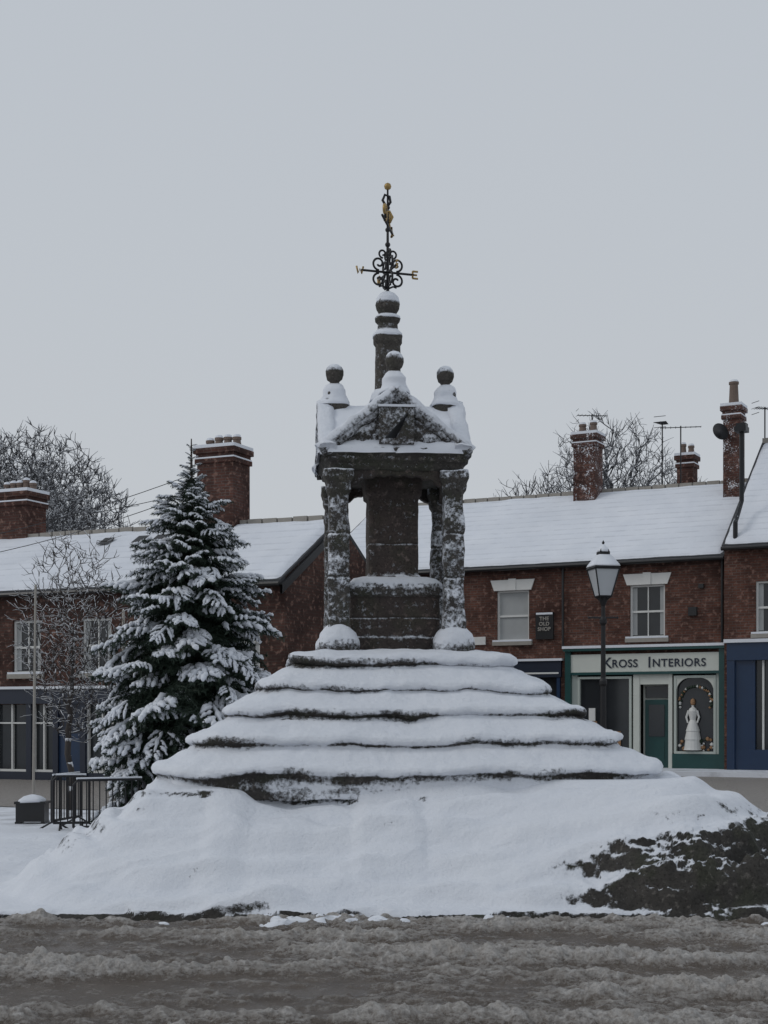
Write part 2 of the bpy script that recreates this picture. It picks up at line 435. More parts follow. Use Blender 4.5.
# ============================================================ MARKET CROSS
MC=empty('market_cross',(.04,16,0),math.radians(4.0))
hw=[1.18,1.50,1.82,2.13,2.44]; U=[2.18,1.905,1.655,1.385,1.105]
prof=[(.02,2.33,1.2),(hw[0]-.35,2.31,1.2)]
for i in range(5):
    h,u=hw[i],U[i]
    prof+=[(h-.11,u+.084,1.2),(h-.045,u+.068,1.1),(h-.004,u+.040,.88),(h+.010,u+.008,.70),(h+.004,u-.020,.56),(h-.020,u-.036,.26),(h-.034,u-.052,.30)]
    if i<4:
        zb=U[i+1]+.085+.120
        prof+=[(h-.034,zb+.02,.50),(h-.012,zb-.01,.80),(h+.065,zb-.045,1.0),(hw[i+1]-.15,U[i+1]+.10,1.2)]
    else: prof+=[(h-.045,1.03,.45),(h-.03,.98,.66),(h+.0,.85,.5)]
loft('steps',.085,0,prof,M['plinth'],MC,nexp=9,samples=1150,step=.017,amp=.030,freq=5.0,low=.058,attr=True,lowf=1.6)

PV=empty('pavilion',(.045,0,0)); PV.parent=MC
for i,(sx,sy) in enumerate(((-1,-1),(1,-1),(1,1),(-1,1))):
    cx,cy=.6*sx,.6*sy
    loft(f'pier_{i+1}',cx,cy,[(.12,2.25),(.12,2.6),(.112,2.7),(.110,3.05),(.102,3.06),(.110,3.07),(.110,3.5),(.101,3.51),(.109,3.52),(.106,3.92),(.128,3.96),(.135,4.04),(.155,4.09),(.155,4.17)],M['pier'],PV,nexp=6,samples=64,step=.018,amp=.021,freq=8,low=.016,lowf=2.5,seed=i+1)
    loft(f'pier_base_{i+1}',cx,cy,[(.205,2.24),(.215,2.34),(.208,2.42),(.180,2.49),(.135,2.54),(.09,2.575)],M['plinth'],PV,nexp=2.8,samples=48,step=.02,amp=.028,freq=6,seed=i+5)
    o=bpy.data.objects[f'pier_base_{i+1}'].data
    a_=o.attributes.new('snow','FLOAT','POINT'); a_.data.foreach_set('value',np.array([.42+.5*sm(v.co.z,2.30,2.50) for v in o.vertices],dtype=np.float32))
loft('pedestal',0,0,[(.50,2.25),(.50,2.44),(.483,2.46),(.48,2.65),(.470,2.655),(.48,2.66),(.48,2.86),(.50,2.88)],M['core'],PV,nexp=16,samples=160,step=.02,amp=.013,freq=6)
loft('pedestal_ledge',0,0,[(.02,3.09),(.34,3.10),(.44,3.07),(.50,3.02),(.515,2.96),(.505,2.88),(.48,2.87)],M['pier'],PV,nexp=14,samples=160,step=.018,amp=.016,freq=8)
loft('core_shaft',0,0,[(.30,2.95),(.30,3.10),(.272,3.13),(.27,3.45),(.261,3.455),(.27,3.46),(.268,3.95),(.30,3.98),(.32,4.2)],M['core'],PV,nexp=12,samples=120,step=.025,amp=.013,freq=6)
for q in range(4):
    mb=MB(); n=24; vs=[];fs=[]
    for k in range(n+1):
        xx=-.5+1.0*k/n; zb=3.97+.15*(1-(abs(xx)/.5)**3.2)+.012*math.sin(k*1.9)
        for yy_ in (-.67,-.56):
            vs+= [(xx,yy_,zb),(xx,yy_,4.18)]
    for k in range(n):
        a0=k*4;b0=(k+1)*4
        fs+=[(a0,b0,b0+1,a0+1),(a0+2,a0+3,b0+3,b0+2),(a0,a0+2,b0+2,b0)]
    mb.add(vs,fs); o=mb.build(f'arched_head_{q+1}',[M['core']],PV); o.rotation_euler=(0,0,q*math.pi/2)
loft('entablature',0,0,[(.68,4.165),(.70,4.19),(.71,4.24),(.74,4.26),(.745,4.31),(.775,4.33),(.785,4.38),(.76,4.41)],M['frieze'],PV,nexp=18,samples=300,step=.018,amp=.020,freq=7,low=.012,lowf=3)
for q in range(4):
    R=empty(f'gable_{q+1}',(-.02,0,0)); R.parent=PV; R.rotation_euler=(0,0,q*math.pi/2)
    fy=-.735
    nx,nzz=60,40; vv=[]
    for j in range(nzz+1):
        t=j/nzz
        for i in range(nx+1):
            s_=-1+2*i/nx; vv.append((s_*.76*(1-t),fy,4.38+.60*t))
    vv=np.array(vv); vv[:,1]+=(fbm(vv*9+q*5,4,.6)-.5)*.09
    mk('tympanum',vv,gridfaces(nzz+1,nx+1),M['pier'],R,True)
    for sx in (-1,1):
        p0=np.array([sx*.79,0,4.36]); p1=np.array([0,0,4.98]); L=np.linalg.norm(p1-p0); dd=(p1-p0)/L; nn=np.array([dd[2]*sx,0,abs(dd[0])])
        ns=60
        segs=[(fy+.02,-.10),(fy-.035,-.095),(fy-.04,-.045),(fy-.055,-.04),(fy-.06,.005),(fy-.052,.045),(fy-.015,.062),(fy+.06,.068),(fy+.12,.055),(fy+.12,0.0)]
        ats=[.25,.42,.58,.45,.62,.85,1.0,1.05,1,1]
        vs=[]
        for k in range(ns+1):
            c_=p0+dd*L*k/ns
            for yy_,h2 in segs:
                v_=c_+nn*h2; vs.append((v_[0],yy_,v_[2]))
        vs=np.array(vs); vs+=((np.stack([fbm(vs*9+q,3),fbm(vs*9+20+q,3),fbm(vs*9+40+q,3)],-1)-.5)*.042)
        m_=len(segs); at=np.tile(np.array(ats),ns+1)
        f=gridfaces(ns+1,m_).tolist(); f.append([0+i for i in range(m_)]); f.append([ns*m_+i for i in range(m_)][::-1])
        mk('raking_cornice',vs,f,M['plinth'],R,True,attr=at)
        slabgrid('roof_snow',(sx*.80,-.70,4.35),(sx*.80,0,4.35),(0,-.70,4.96),(0,0,4.96),24,26,M['snow'],R,amp=.022,thick=.045,freq=5,seed=q*3+sx)
    fd=-.60
    loft('finial',0,fd,[(.15,4.86),(.155,4.99),(.135,5.03),(.115,5.06),(.11,5.13),(.08,5.17),(.05,5.2),(.05,5.225),(.08,5.25),(.095,5.30),(.095,5.34),(.078,5.38),(.04,5.41)],M['fin'],R,nexp=2.6,samples=40,step=.015,amp=.008,freq=10,seed=q)
    loft('finial_snow',0,fd,[(.165,4.97),(.162,5.0),(.135,5.04),(.122,5.075),(.120,5.13),(.09,5.18),(.058,5.205)],M['snow'],R,nexp=2.6,samples=40,step=.015,amp=.022,freq=9,seed=q+3)
    loft('finial_cap',0,fd,[(.09,5.345),(.080,5.375),(.055,5.405),(.02,5.42)],M['snow'],R,nexp=2,samples=28,step=.015,amp=.01,freq=12,seed=q+9)
mb=MB(); mb.box(-.19,.17,-.80,-.74,4.42,4.80); o=mb.build('sundial_plate',[M['frieze']],PV)
mb=MB(); mb.box(-.20,.18,-.81,-.74,4.801,4.825); o=mb.build('sundial_plate_snow',[M['snow']],PV)
mb=MB(); mb.add([(.10,-.80,4.74),(.10,-.80,4.70),(-.15,-.97,4.44),(.112,-.80,4.74),(.112,-.80,4.70),(-.138,-.97,4.44),(-.03,-.80,4.48),(-.018,-.80,4.48)],[(0,1,6,2),(3,5,7,4),(0,2,5,3),(2,6,7,5)]); mb.build('sundial_gnomon',[M['iron']],PV)
loft('spire_shaft',0,0,[(.16,4.85),(.16,5.1),(.138,5.12),(.135,5.62),(.155,5.65),(.158,5.72),(.135,5.76),(.112,5.79),(.106,5.86),(.13,5.89),(.135,5.92),(.105,5.945),(.082,5.955),(.097,5.98),(.122,6.02),(.13,6.07),(.118,6.12),(.088,6.155),(.03,6.17)],M['fin'],MC,nexp=2.8,samples=56,step=.015,amp=.009,freq=9,seed=3)
for nme,pr in (('spire_snow_lower',[(.162,5.715),(.158,5.745),(.125,5.78)]),('spire_snow_mid',[(.140,5.91),(.134,5.935),(.1,5.955)]),('spire_snow_cap',[(.128,6.085),(.118,6.14),(.083,6.185),(.03,6.205)]),('spire_snow_foot',[(.2,5.02),(.18,5.08),(.142,5.14)])):
    loft(nme,0,0,pr,M['snow'],MC,nexp=2.6,samples=48,step=.012,amp=.012,freq=10)
# weather vane
mb=MB()
mb.tube([(0,0,6.15),(0,0,6.8),(0,0,7.32)],[.018,.014,.010],8)
def spiral(c,r0,r1,a0,a1,n,ax): return [(c[0]+math.cos(a0+(a1-a0)*k/n)*(r0+(r1-r0)*k/n)*ax[0],c[1]+math.cos(a0+(a1-a0)*k/n)*(r0+(r1-r0)*k/n)*ax[1],c[2]+math.sin(a0+(a1-a0)*k/n)*(r0+(r1-r0)*k/n)) for k in range(n+1)]
for q in range(4):
    an=q*math.pi/2+math.radians(14); ax=(math.cos(an),math.sin(an))
    P=lambda r,z:(ax[0]*r,ax[1]*r,z)
    mb.tube([P(0,6.42),P(.30,6.42)],.013,6)
    mb.tube(spiral(P(.10,6.51),.075,.02,-math.pi*.5,math.pi*1.8,22,ax),.012,6)
    mb.tube(spiral(P(.10,6.33),.075,.02,math.pi*.5,-math.pi*1.8,22,ax),.012,6)
    mb.tube(spiral(P(.055,6.62),.05,.015,-math.pi*.5,math.pi*1.6,16,ax),.011,6)
    mb.tube([P(.0,6.24),P(.06,6.27),P(.10,6.26)],.010,6)
    B=P(.315,6.42); ux=(ax[0],ax[1]); s_=.038
    L=lambda pts:[(B[0]+ux[0]*a_*s_,B[1]+ux[1]*a_*s_,B[2]+b_*s_) for a_,b_ in pts]
    let=[[[(-.8,-1),(-.8,1)],[(-.8,1),(.8,1)],[(-.8,0),(.5,0)],[(-.8,-1),(.8,-1)]],
         [[(-.8,-1),(-.8,1),(.8,-1),(.8,1)]],
         [[(-1,1),(-.5,-1),(0,.3),(.5,-1),(1,1)]],
         [[(.7,.9),(-.6,.9),(-.7,.1),(.6,-.1),(.6,-.9),(-.7,-.9)]]][q]
    for l_ in let: mb.tube(L(l_),.011,5,1)
ax=(math.cos(math.radians(76)),math.sin(math.radians(76)))
P=lambda r,z:(ax[0]*r,ax[1]*r,z)
mb.tube([P(-.34,6.93),P(.30,6.93)],.013,6)
mb.tube([P(.30,6.93),P(.24,6.98),P(.36,6.93),P(.24,6.88),P(.30,6.93)],.014,5,1)
mb.tube(spiral(P(-.18,7.03),.10,.02,-1.5,4.8,20,ax),.018,6,1)
mb.tube(spiral(P(-.12,7.0),.07,.02,0,5,16,ax),.015,6,0)
mb.tube(spiral(P(.12,7.03),.09,.02,-1.6,-7,18,ax),.018,6,1)
for z,r in ((6.72,.03),(6.88,.028),(7.12,.026),(7.35,.040)):
    mb.lathe(0,0,[(.005,z-r),(r*.8,z-r*.6),(r,z),(r*.8,z+r*.6),(.005,z+r)],10,1 if z>7.3 else 0)
mb.tube([(-.02,0,7.14),(-.055,0,7.2),(-.03,0,7.26),(.02,0,7.24),(.03,0,7.18),(0,0,7.14)],.015,6,0)
mb.tube([(.02,0,6.96),(.05,0,7.02),(.02,0,7.08),(-.04,0,7.05)],.016,6,1)
mb.build('weather_vane',[M['ironclean'],M['gold']],MC,True)

# ============================================================ BUILDINGS
def wall(mb,u0,u1,z0,z1,ops,y=0,rev=.12,mi=0):
    us=sorted({u0,u1,*[o[0] for o in ops],*[o[1] for o in ops]}); zs=sorted({z0,z1,*[o[2] for o in ops],*[o[3] for o in ops]})
    for a_,b_ in zip(us[:-1],us[1:]):
        for c_,d_ in zip(zs[:-1],zs[1:]):
            mu,mz=(a_+b_)/2,(c_+d_)/2
            if any(o[0]<mu<o[1] and o[2]<mz<o[3] for o in ops): continue
            mb.poly([(a_,y,c_),(b_,y,c_),(b_,y,d_),(a_,y,d_)],mi)
    for (a_,b_,c_,d_) in ops:
        mb.poly([(a_,y,c_),(a_,y+rev,c_),(a_,y+rev,d_),(a_,y,d_)],mi); mb.poly([(b_,y,c_),(b_,y,d_),(b_,y+rev,d_),(b_,y+rev,c_)],mi)
        mb.poly([(a_,y,d_),(a_,y+rev,d_),(b_,y+rev,d_),(b_,y,d_)],mi); mb.poly([(a_,y,c_),(b_,y,c_),(b_,y+rev,c_),(a_,y+rev,c_)],mi)
def sash(par,a_,b_,c_,d_,bars=1,curtain=False,y=.12,fm='white'):
    mb=MB(); t=.06
    mb.box(a_,a_+t,y-.05,y+.03,c_,d_,0); mb.box(b_-t,b_,y-.05,y+.03,c_,d_,0)
    mb.box(a_+t,b_-t,y-.05,y+.03,d_-t,d_,0); mb.box(a_+t,b_-t,y-.05,y+.03,c_,c_+t*1.2,0)
    mz=(c_+d_)/2; mb.box(a_+t,b_-t,y-.04,y+.03,mz-.03,mz+.03,0)
    for k in range(bars):
        xx=a_+(b_-a_)*(k+1)/(bars+1); mb.box(xx-.015,xx+.015,y-.03,y+.025,c_+t*1.2,mz-.03,0); mb.box(xx-.015,xx+.015,y-.03,y+.025,mz+.03,d_-t,0)
    mb.poly([(a_,y+.01,c_),(b_,y+.01,c_),(b_,y+.01,d_),(a_,y+.01,d_)],2 if curtain else 1)
    if not curtain:
        mb.box(a_+t,a_+t+.14,y-.005,y+.006,c_+.1,d_-.08,2); mb.box(b_-t-.12,b_-t,y-.005,y+.006,c_+.1,d_-.08,2)
    mb.build('sash_window',[M[fm],M['glass'],M['curtain']],par)
    mb=MB(); mb.box(a_-.12,b_+.12,-.10,.05,c_-.12,c_-.001,0); mb.build('sill',[M['stonetrim']],par)
    mb=MB(); mb.box(a_-.11,b_+.11,-.09,.06,c_,c_+.05,0); mb.build('sill_snow',[M['snow']],par)
def chimney(par,x,y,w_,d_,z0,z1,npot,mat='bricksnow',potw=.13,poth=.4):
    mb=MB(); hx,hy=w_/2,d_/2
    mb.box(x-hx,x+hx,y-hy,y+hy,z0,z1-.42,0)
    mb.box(x-hx-.05,x+hx+.05,y-hy-.05,y+hy+.05,z1-.42,z1-.30,0)
    mb.box(x-hx-.02,x+hx+.02,y-hy-.02,y+hy+.02,z1-.30,z1-.16,0)
    mb.box(x-hx-.08,x+hx+.08,y-hy-.08,y+hy+.08,z1-.16,z1-.02,0)
    mb.box(x-hx-.07,x+hx+.07,y-hy-.07,y+hy+.07,z1-.019,z1+.07,2)
    mb.box(x-hx-.045,x+hx+.045,y-hy-.045,y+hy+.045,z1-.299,z1-.26,2)
    for k in range(npot):
        px=x-hx+w_*(k+.5)/npot; r=potw
        hgt=poth*random.uniform(.8,1.15)
        mb.lathe(px,y,[(r*1.05,z1),(r,z1+.1),(r*.82,z1+hgt-.08),(r*1.0,z1+hgt-.07),(r*1.0,z1+hgt)],12,3)
        mb.lathe(px,y,[(r*.95,z1+hgt+.001),(r*.8,z1+hgt+.06),(r*.3,z1+hgt+.08)],10,2)
    mb.build('chimney',[M[mat],M['stonetrim'],M['snow'],M['pot']],par)
def roof(par,L,D,ze,zr,ov=.25,x0=0,seed=0):
    k=(zr-ze)/D
    mb=MB(); e=ze-k*ov
    for (ya,za,yb,zb) in ((-ov,e,D,zr),(2*D+ov,e,D,zr)):
        mb.poly([(x0,ya,za),(x0+L,ya,za),(x0+L,yb,zb),(x0,yb,zb)],0)
        mb.poly([(x0,ya,za-.12),(x0,yb,zb-.12),(x0+L,yb,zb-.12),(x0+L,ya,za-.12)],0)
        mb.poly([(x0,ya,za-.12),(x0+L,ya,za-.12),(x0+L,ya,za),(x0,ya,za)],0)
        for xx in (x0,x0+L): mb.poly([(xx,ya,za-.12),(xx,ya,za),(xx,yb,zb),(xx,yb,zb-.12)],0)
    mb.build('roof_slates',[M['slate']],par)
    slabgrid('roof_snow',(x0+.02,-ov,e),(x0+L-.02,-ov,e),(x0+.02,D,zr),(x0+L-.02,D,zr),int(L/.12),int(D/.14),M['roofsnow'],par,amp=.05,thick=.09,freq=1.6,seed=seed)
    slabgrid('roof_snow_back',(x0+.02,2*D+ov,e),(x0+L-.02,2*D+ov,e),(x0+.02,D,zr),(x0+L-.02,D,zr),int(L/.4),int(D/.4),M['roofsnow'],par,amp=.02,thick=.09,freq=1.3,seed=seed+5)
    mb=MB(); mb.tube([(x0,-ov-.06,e-.10),(x0+L,-ov-.06,e-.10)],.06,8); mb.build('gutter',[M['black']],par)
    mb=MB(); n=int(L/.45)
    for i in range(n):
        xx=x0+L*(i+.5)/n; mb.box(xx-.2,xx+.2,D-.09,D+.09,zr-.05,zr+.10+random.uniform(-.01,.015))
    mb.build('ridge_tiles',[M['stonetrim']],par)
def shell(par,L,D,z0,ze,zr,ops,mat,x0=0):
    mb=MB(); wall(mb,x0,x0+L,z0,ze,ops)
    mb.poly([(x0,2*D,z0),(x0,2*D,ze),(x0+L,2*D,ze),(x0+L,2*D,z0)])
    for xx in (x0,x0+L): mb.poly([(xx,0,z0),(xx,2*D,z0),(xx,2*D,ze),(xx,D,zr-.1),(xx,0,ze)])
    mb.build('walls',[M[mat]],par)
    mb=MB(); mb.box(x0+.1,x0+L-.1,1.6,1.7,z0,ze-.1); mb.build('interior_partition',[M['black']],par)

TA=math.atan2(-6.5,12.41)
T=empty('brick_terrace',(-2.47,49.4,0),TA)
ops=[(6.77,7.85,3.98,5.57),(11.09,12.17,3.98,5.57),(2.2,3.3,3.98,5.57),(9.25,13.9,0,3.0),(7.3,8.85,0,2.9)]
shell(T,14.0,4.5,-.1,6.4,9.15,ops,'brick')
roof(T,14.0,4.5,6.47,9.12)
sash(T,6.77,7.85,3.98,5.57,0,True); sash(T,11.09,12.17,3.98,5.57,1,False); sash(T,2.2,3.3,3.98,5.57,1,True)
mb=MB()
for a_,b_ in ((6.77,7.85),(11.09,12.17),(2.2,3.3)):
    m_=(a_+b_)/2
    mb.add([(a_-.08,-.04,5.57),(b_+.08,-.04,5.57),(b_+.2,-.04,5.9),(a_-.2,-.04,5.9),(a_-.08,.0,5.57),(b_+.08,.0,5.57),(b_+.2,0,5.9),(a_-.2,0,5.9)],[(0,1,2,3),(0,4,5,1),(3,2,6,7),(0,3,7,4),(1,5,6,2)],0)
    mb.box(m_-.12,m_+.12,-.07,-.041,5.57,5.93,0)
mb.build('flared_lintels',[M['white']],T)
mb=MB(); mb.box(0,14,-.05,-.001,6.1,6.2); mb.box(0,14,-.09,-.001,6.201,6.3); mb.build('eaves_course',[M['brickdark']],T)
S=empty('interiors_shop_front'); S.parent=T
mb=MB()
mb.box(9.09,9.27,-.16,.05,0,3.62,1); mb.box(13.82,14.0,-.16,.05,0,3.62,1)
mb.box(9.27,13.82,-.12,.05,2.98,3.52,0)
mb.box(9.05,14.0,-.24,.05,3.621,3.70,1)
mb.box(9.27,13.82,-.13,.04,2.90,2.979,1)
def fr(a_,b_,c_,d_,t=.07,mi=2,y0=-.04,y1=.08):
    mb.box(a_,a_+t,y0,y1,c_,d_,mi); mb.box(b_-t,b_,y0,y1,c_,d_,mi); mb.box(a_+t,b_-t,y0,y1,d_-t,d_,mi); mb.box(a_+t,b_-t,y0,y1,c_,c_+t,mi)
fr(9.45,11.15,.55,2.85); mb.box(10.2,10.27,-.03,.07,.62,2.78,2)
fr(12.45,13.7,.55,2.85)
mb.box(9.3,11.2,-.05,.10,0,.545,2); mb.box(12.4,13.8,-.05,.10,0,.545,1)
mb.box(9.27,9.445,-.02,.09,.0,2.899,2); mb.box(11.205,11.40,-.03,.09,0,2.899,0); mb.box(12.28,12.395,-.03,.09,0,2.899,0); mb.box(13.705,13.82,-.02,.09,.55,2.899,2)
mb.box(11.4,12.28,-.01,.09,2.60,2.899,0)
for (cx,sg) in ((12.52,1),(13.63,-1)):
    pts=[(cx,-.02,2.78),(cx,-.02,2.38)]+[(cx+sg*.4*(1-math.cos(t*math.pi/16)),-.02,2.38+.4*math.sin(t*math.pi/16)) for t in range(1,9)]
    mb.poly(pts,0); mb.add([(p[0],p[1]+.04,p[2]) for p in pts],[tuple(range(len(pts)))[::-1]],0)
mb.poly([(9.5,.06,.6),(11.1,.06,.6),(11.1,.06,2.8),(9.5,.06,2.8)],3)
mb.poly([(12.5,.10,.6),(13.65,.10,.6),(13.65,.10,2.8),(12.5,.10,2.8)],3)
mb.box(11.4,12.28,.35,.40,.12,2.6,0)
mb.box(11.48,12.2,.27,.345,.12,2.15,4)
mb.box(11.60,12.08,.245,.269,1.05,2.0,3)
mb.box(11.60,12.08,.255,.269,.3,.9,1)
mb.poly([(11.48,.30,2.2),(12.2,.30,2.2),(12.2,.30,2.55),(11.48,.30,2.55)],3)
mb.box(11.4,12.28,-.1,.4,0,.119,5)
mb.build('shop_joinery',[M['cream'],M['teal'],M['mint'],M['glass'],M['teal'],M['stonetrim']],S)
mb=MB(); mb.box(9.03,14.0,-.26,.04,3.701,3.78); mb.build('cornice_snow',[M['snow']],S)
# window display: dress-form figure in a flared white gown under a garland
mb=MB()
mb.lathe(13.0,.04,[(.27,.66),(.25,.72),(.22,.95),(.24,.97),(.19,1.2),(.205,1.22),(.13,1.45),(.085,1.55),(.12,1.70),(.135,1.80),(.10,1.88),(.04,1.92),(.04,1.97),(.0,1.98)],16,0)
mb.lathe(13.0,.04,[(0,1.96),(.06,2.0),(.075,2.07),(.06,2.14),(0,2.18)],12,1)
for sg in (-1,1): mb.tube([(13.0+sg*.12,.03,1.82),(13.0+sg*.19,.02,1.62),(13.0+sg*.14,.0,1.46)],[.04,.032,.025],7,0)
rd=random.Random(3)
for k in range(34):
    xx=12.58+rd.uniform(0,1.0); zz_=rd.uniform(.60,.92); r_=rd.uniform(.03,.08)
    mb.lathe(xx,.05,[(.0,zz_),(r_,zz_+r_*.7),(r_,zz_+r_*1.5),(.0,zz_+r_*2.2)],6,rd.choice([0,1,1,2]))
for k in range(40):
    t=-.35+k*3.9/40; mb.lathe(13.08+.47*math.cos(t)+rd.uniform(-.03,.03),.05,[(0,2.02+.46*math.sin(t)),(.045,2.06+.46*math.sin(t)),(0,2.12+.46*math.sin(t))],6,rd.choice([0,1,2,2]))
mb.box(9.7,10.05,-.0,.04,.65,1.5,1); mb.box(10.4,10.8,0,.04,.65,1.2,1); mb.box(9.8,10.0,-.01,.04,1.51,1.9,0)
mb.build('window_display',[M['white'],M['warm'],M['needle']],S)
def label(txt,par,loc,size,mat,name,al='CENTER'):
    c=bpy.data.curves.new(name,'FONT'); c.body=txt; c.size=size; c.extrude=.008; c.offset=.004; c.align_x=al; c.space_character=1.08
    c.materials.append(M[mat]); o=bpy.data.objects.new(name,c); COL.objects.link(o); o.parent=par; o.location=loc; o.rotation_euler=(math.pi/2,0,0); return o
label('K',S,(10.28,-.135,3.10),.46,'navy','lettering','LEFT'); label('ROSS',S,(10.57,-.135,3.12),.33,'navy','lettering','LEFT')
label('I',S,(11.68,-.135,3.10),.46,'navy','lettering','LEFT'); label('NTERIORS',S,(11.82,-.135,3.12),.33,'navy','lettering','LEFT')
mb=MB()
mb.box(7.25,8.95,-.14,.05,2.85,3.35,0); mb.box(7.2,9.0,-.2,.05,3.351,3.42,2); mb.box(7.3,7.4,-.1,.05,0,2.849,1); mb.box(8.8,8.9,-.1,.05,0,2.849,1)
mb.poly([(7.4,.06,.5),(8.8,.06,.5),(8.8,.06,2.85),(7.4,.06,2.85)],3); mb.box(7.4,8.8,-.05,.1,0,.5,1); mb.box(7.3,8.88,-.16,-.141,2.95,3.0,4)
mb.build('dark_shop_front',[M['navy'],M['blue'],M['snow'],M['glass'],M['white']],T)
mb=MB(); mb.box(8.1,8.68,-.08,-.001,4.02,4.85,0); mb.box(8.12,8.66,-.09,-.081,4.78,4.84,1); mb.build('wall_sign',[M['black'],M['snow']],T)
label('THE\nOLD\nSHOP',T,(8.39,-.095,4.60),.16,'stonetrim','sign_lettering')
mb=MB(); mb.box(5.9,6.4,-.05,-.001,3.9,4.15,0); mb.build('street_name_plate',[M['white']],T)
mb=MB(); mb.tube([(9.0,-.09,3.7),(9.0,-.09,6.35)],.04,8); mb.tube([(13.9,-.09,3.8),(13.9,-.09,6.3)],.04,8)
mb.box(12.9,13.15,-.12,-.001,4.6,4.85); mb.box(13.2,13.35,-.10,-.001,5.4,5.52); mb.build('drainpipes',[M['black']],T)
chimney(T,8.3,4.1,.76,.75,7.5,11.0,2,'bricksnow2',.13,.45)
chimney(T,11.0,6.4,.55,.55,7.5,10.45,2,'bricksnow',.11,.38)
Hx,Hy=-2.47+math.cos(TA)*14.03+math.sin(TA)*.35,49.4+math.sin(TA)*14.03-math.cos(TA)*.35
H=empty('brick_house',(Hx,Hy,0),TA)
shell(H,9,4.6,-.1,6.7,10.2,[(.9,1.9,4.0,5.5),(3.5,4.5,4.0,5.5),(.35,3.6,0,3.3)],'brick')
roof(H,9,4.6,6.77,10.3,seed=4,ov=.3)
sash(H,3.5,4.5,4.0,5.5,1); sash(H,.9,1.9,4.0,5.5,1)
mb=MB(); mb.box(.12,8,-.2,.02,3.25,3.75,0); mb.box(.05,8.1,-.28,.02,3.751,3.85,1); mb.box(.12,.34,-.18,.02,0,3.249,0); mb.box(.34,3.6,-.1,.05,0,.7,0); mb.box(.34,.9,-.08,.05,.7,3.249,0)
mb.poly([(.9,.05,.7),(3.6,.05,.7),(3.6,.05,3.25),(.9,.05,3.25)],2); mb.box(1.1,1.15,-.05,.04,.7,3.24,3)
mb.build('blue_shop_front',[M['blue'],M['snow'],M['glass'],M['white']],H)
chimney(H,-.72,3.9,.52,.62,8.2,11.35,1,'bricksnow2',.16,.75)
mb=MB(); mb.tube([(.35,-.12,6.5),(.35,-.12,7.2),(.35,.1,7.4),(.35,.6,7.9),(.35,.6,9.9)],.07,8); mb.box(.18,.52,.4,.8,9.9,10.05); mb.box(.22,.5,.45,.75,10.05,10.15); mb.build('flue_pipe',[M['iron']],H)
mb=MB(); mb.box(0,9,-.05,-.001,6.4,6.5); mb.build('eaves_course',[M['brickdark']],H)

LA=math.atan2(-.412,.911); Lx,Ly=-2.37-.911*14,35.5+.412*14
Bd=empty('brick_shop_building',(Lx,Ly,0),LA)
wops=[(8.1,9.0,2.75,4.15),(10.3,11.2,2.75,4.15),(5.9,6.8,2.75,4.15),(12.6,13.3,2.75,4.15),(5.3,9.4,-.3,1.95)]
shell(Bd,14,3.0,-.4,5.0,6.7,wops,'brickdark')
roof(Bd,14,3.0,5.05,6.76,seed=9)
for o_ in wops[:4]: sash(Bd,*o_,1)
mb=MB()
mb.box(5.2,9.5,-.15,.05,1.97,2.35,0); mb.box(5.15,9.55,-.2,.05,2.351,2.42,1)
for a_ in (5.3,6.5,7.35,8.2,9.3): mb.box(a_-.08,a_+.08,-.12,.05,-.3,1.969,0)
mb.box(7.27,8.28,-.06,.08,-.3,1.2,4); mb.box(7.27,8.28,-.05,.08,1.201,1.969,0)
for a_,b_ in ((5.38,6.42),(6.58,7.27),(8.28,9.22)):
    mb.poly([(a_,.06,.2),(b_,.06,.2),(b_,.06,1.96),(a_,.06,1.96)],2); mb.box(a_,b_,-.05,.1,-.3,.2,0)
    m_=(a_+b_)/2
    mb.box(a_,a_+.05,-.03,.05,.2,1.96,3); mb.box(b_-.05,b_,-.03,.05,.2,1.96,3); mb.box(a_+.05,b_-.05,-.03,.05,.2,.26,3); mb.box(m_-.02,m_+.02,-.03,.05,.26,1.96,3); mb.box(a_+.05,b_-.05,-.02,.045,1.45,1.49,3)
mb.build('blue_shop_front',[M['navy'],M['snow'],M['glass'],M['white'],M['blue']],Bd)
mb=MB()
k=(6.76-5.05)/3.0
for a_ in (7.2,8.3,8.9):
    mb.add([(a_,1.9,5.05+k*1.9+.16),(a_+.35,1.9,5.05+k*1.9+.16),(a_+.35,2.3,5.05+k*2.3+.16),(a_,2.3,5.05+k*2.3+.16)],[(0,1,2,3)],0)
mb.build('skylight',[M['slate']],Bd)
mb=MB(); mb.add([(14.02,-.3,4.78),(14.02,3,6.66),(14.02,3,6.46),(14.02,-.3,4.56),(14.08,-.3,4.78),(14.08,3,6.66),(14.08,3,6.46),(14.08,-.3,4.56)],[(4,7,6,5),(0,1,2,3),(0,4,5,1),(3,2,6,7)]); mb.build('bargeboard',[M['black']],Bd)
chimney(Bd,10.52,3.0,1.1,.9,6.0,8.80,4,'bricksnow',.12,.33)
chimney(Bd,3.55,3.3,1.15,.9,5.6,8.1,5,'bricksnow',.11,.33)
mb=MB(); mb.box(-10,30,-2.6,-.02,-.015,.12); o=mb.build('pavement',[M['groundsnow']],None); o.location=(-2.47,49.4,0); o.rotation_euler=(0,0,TA)

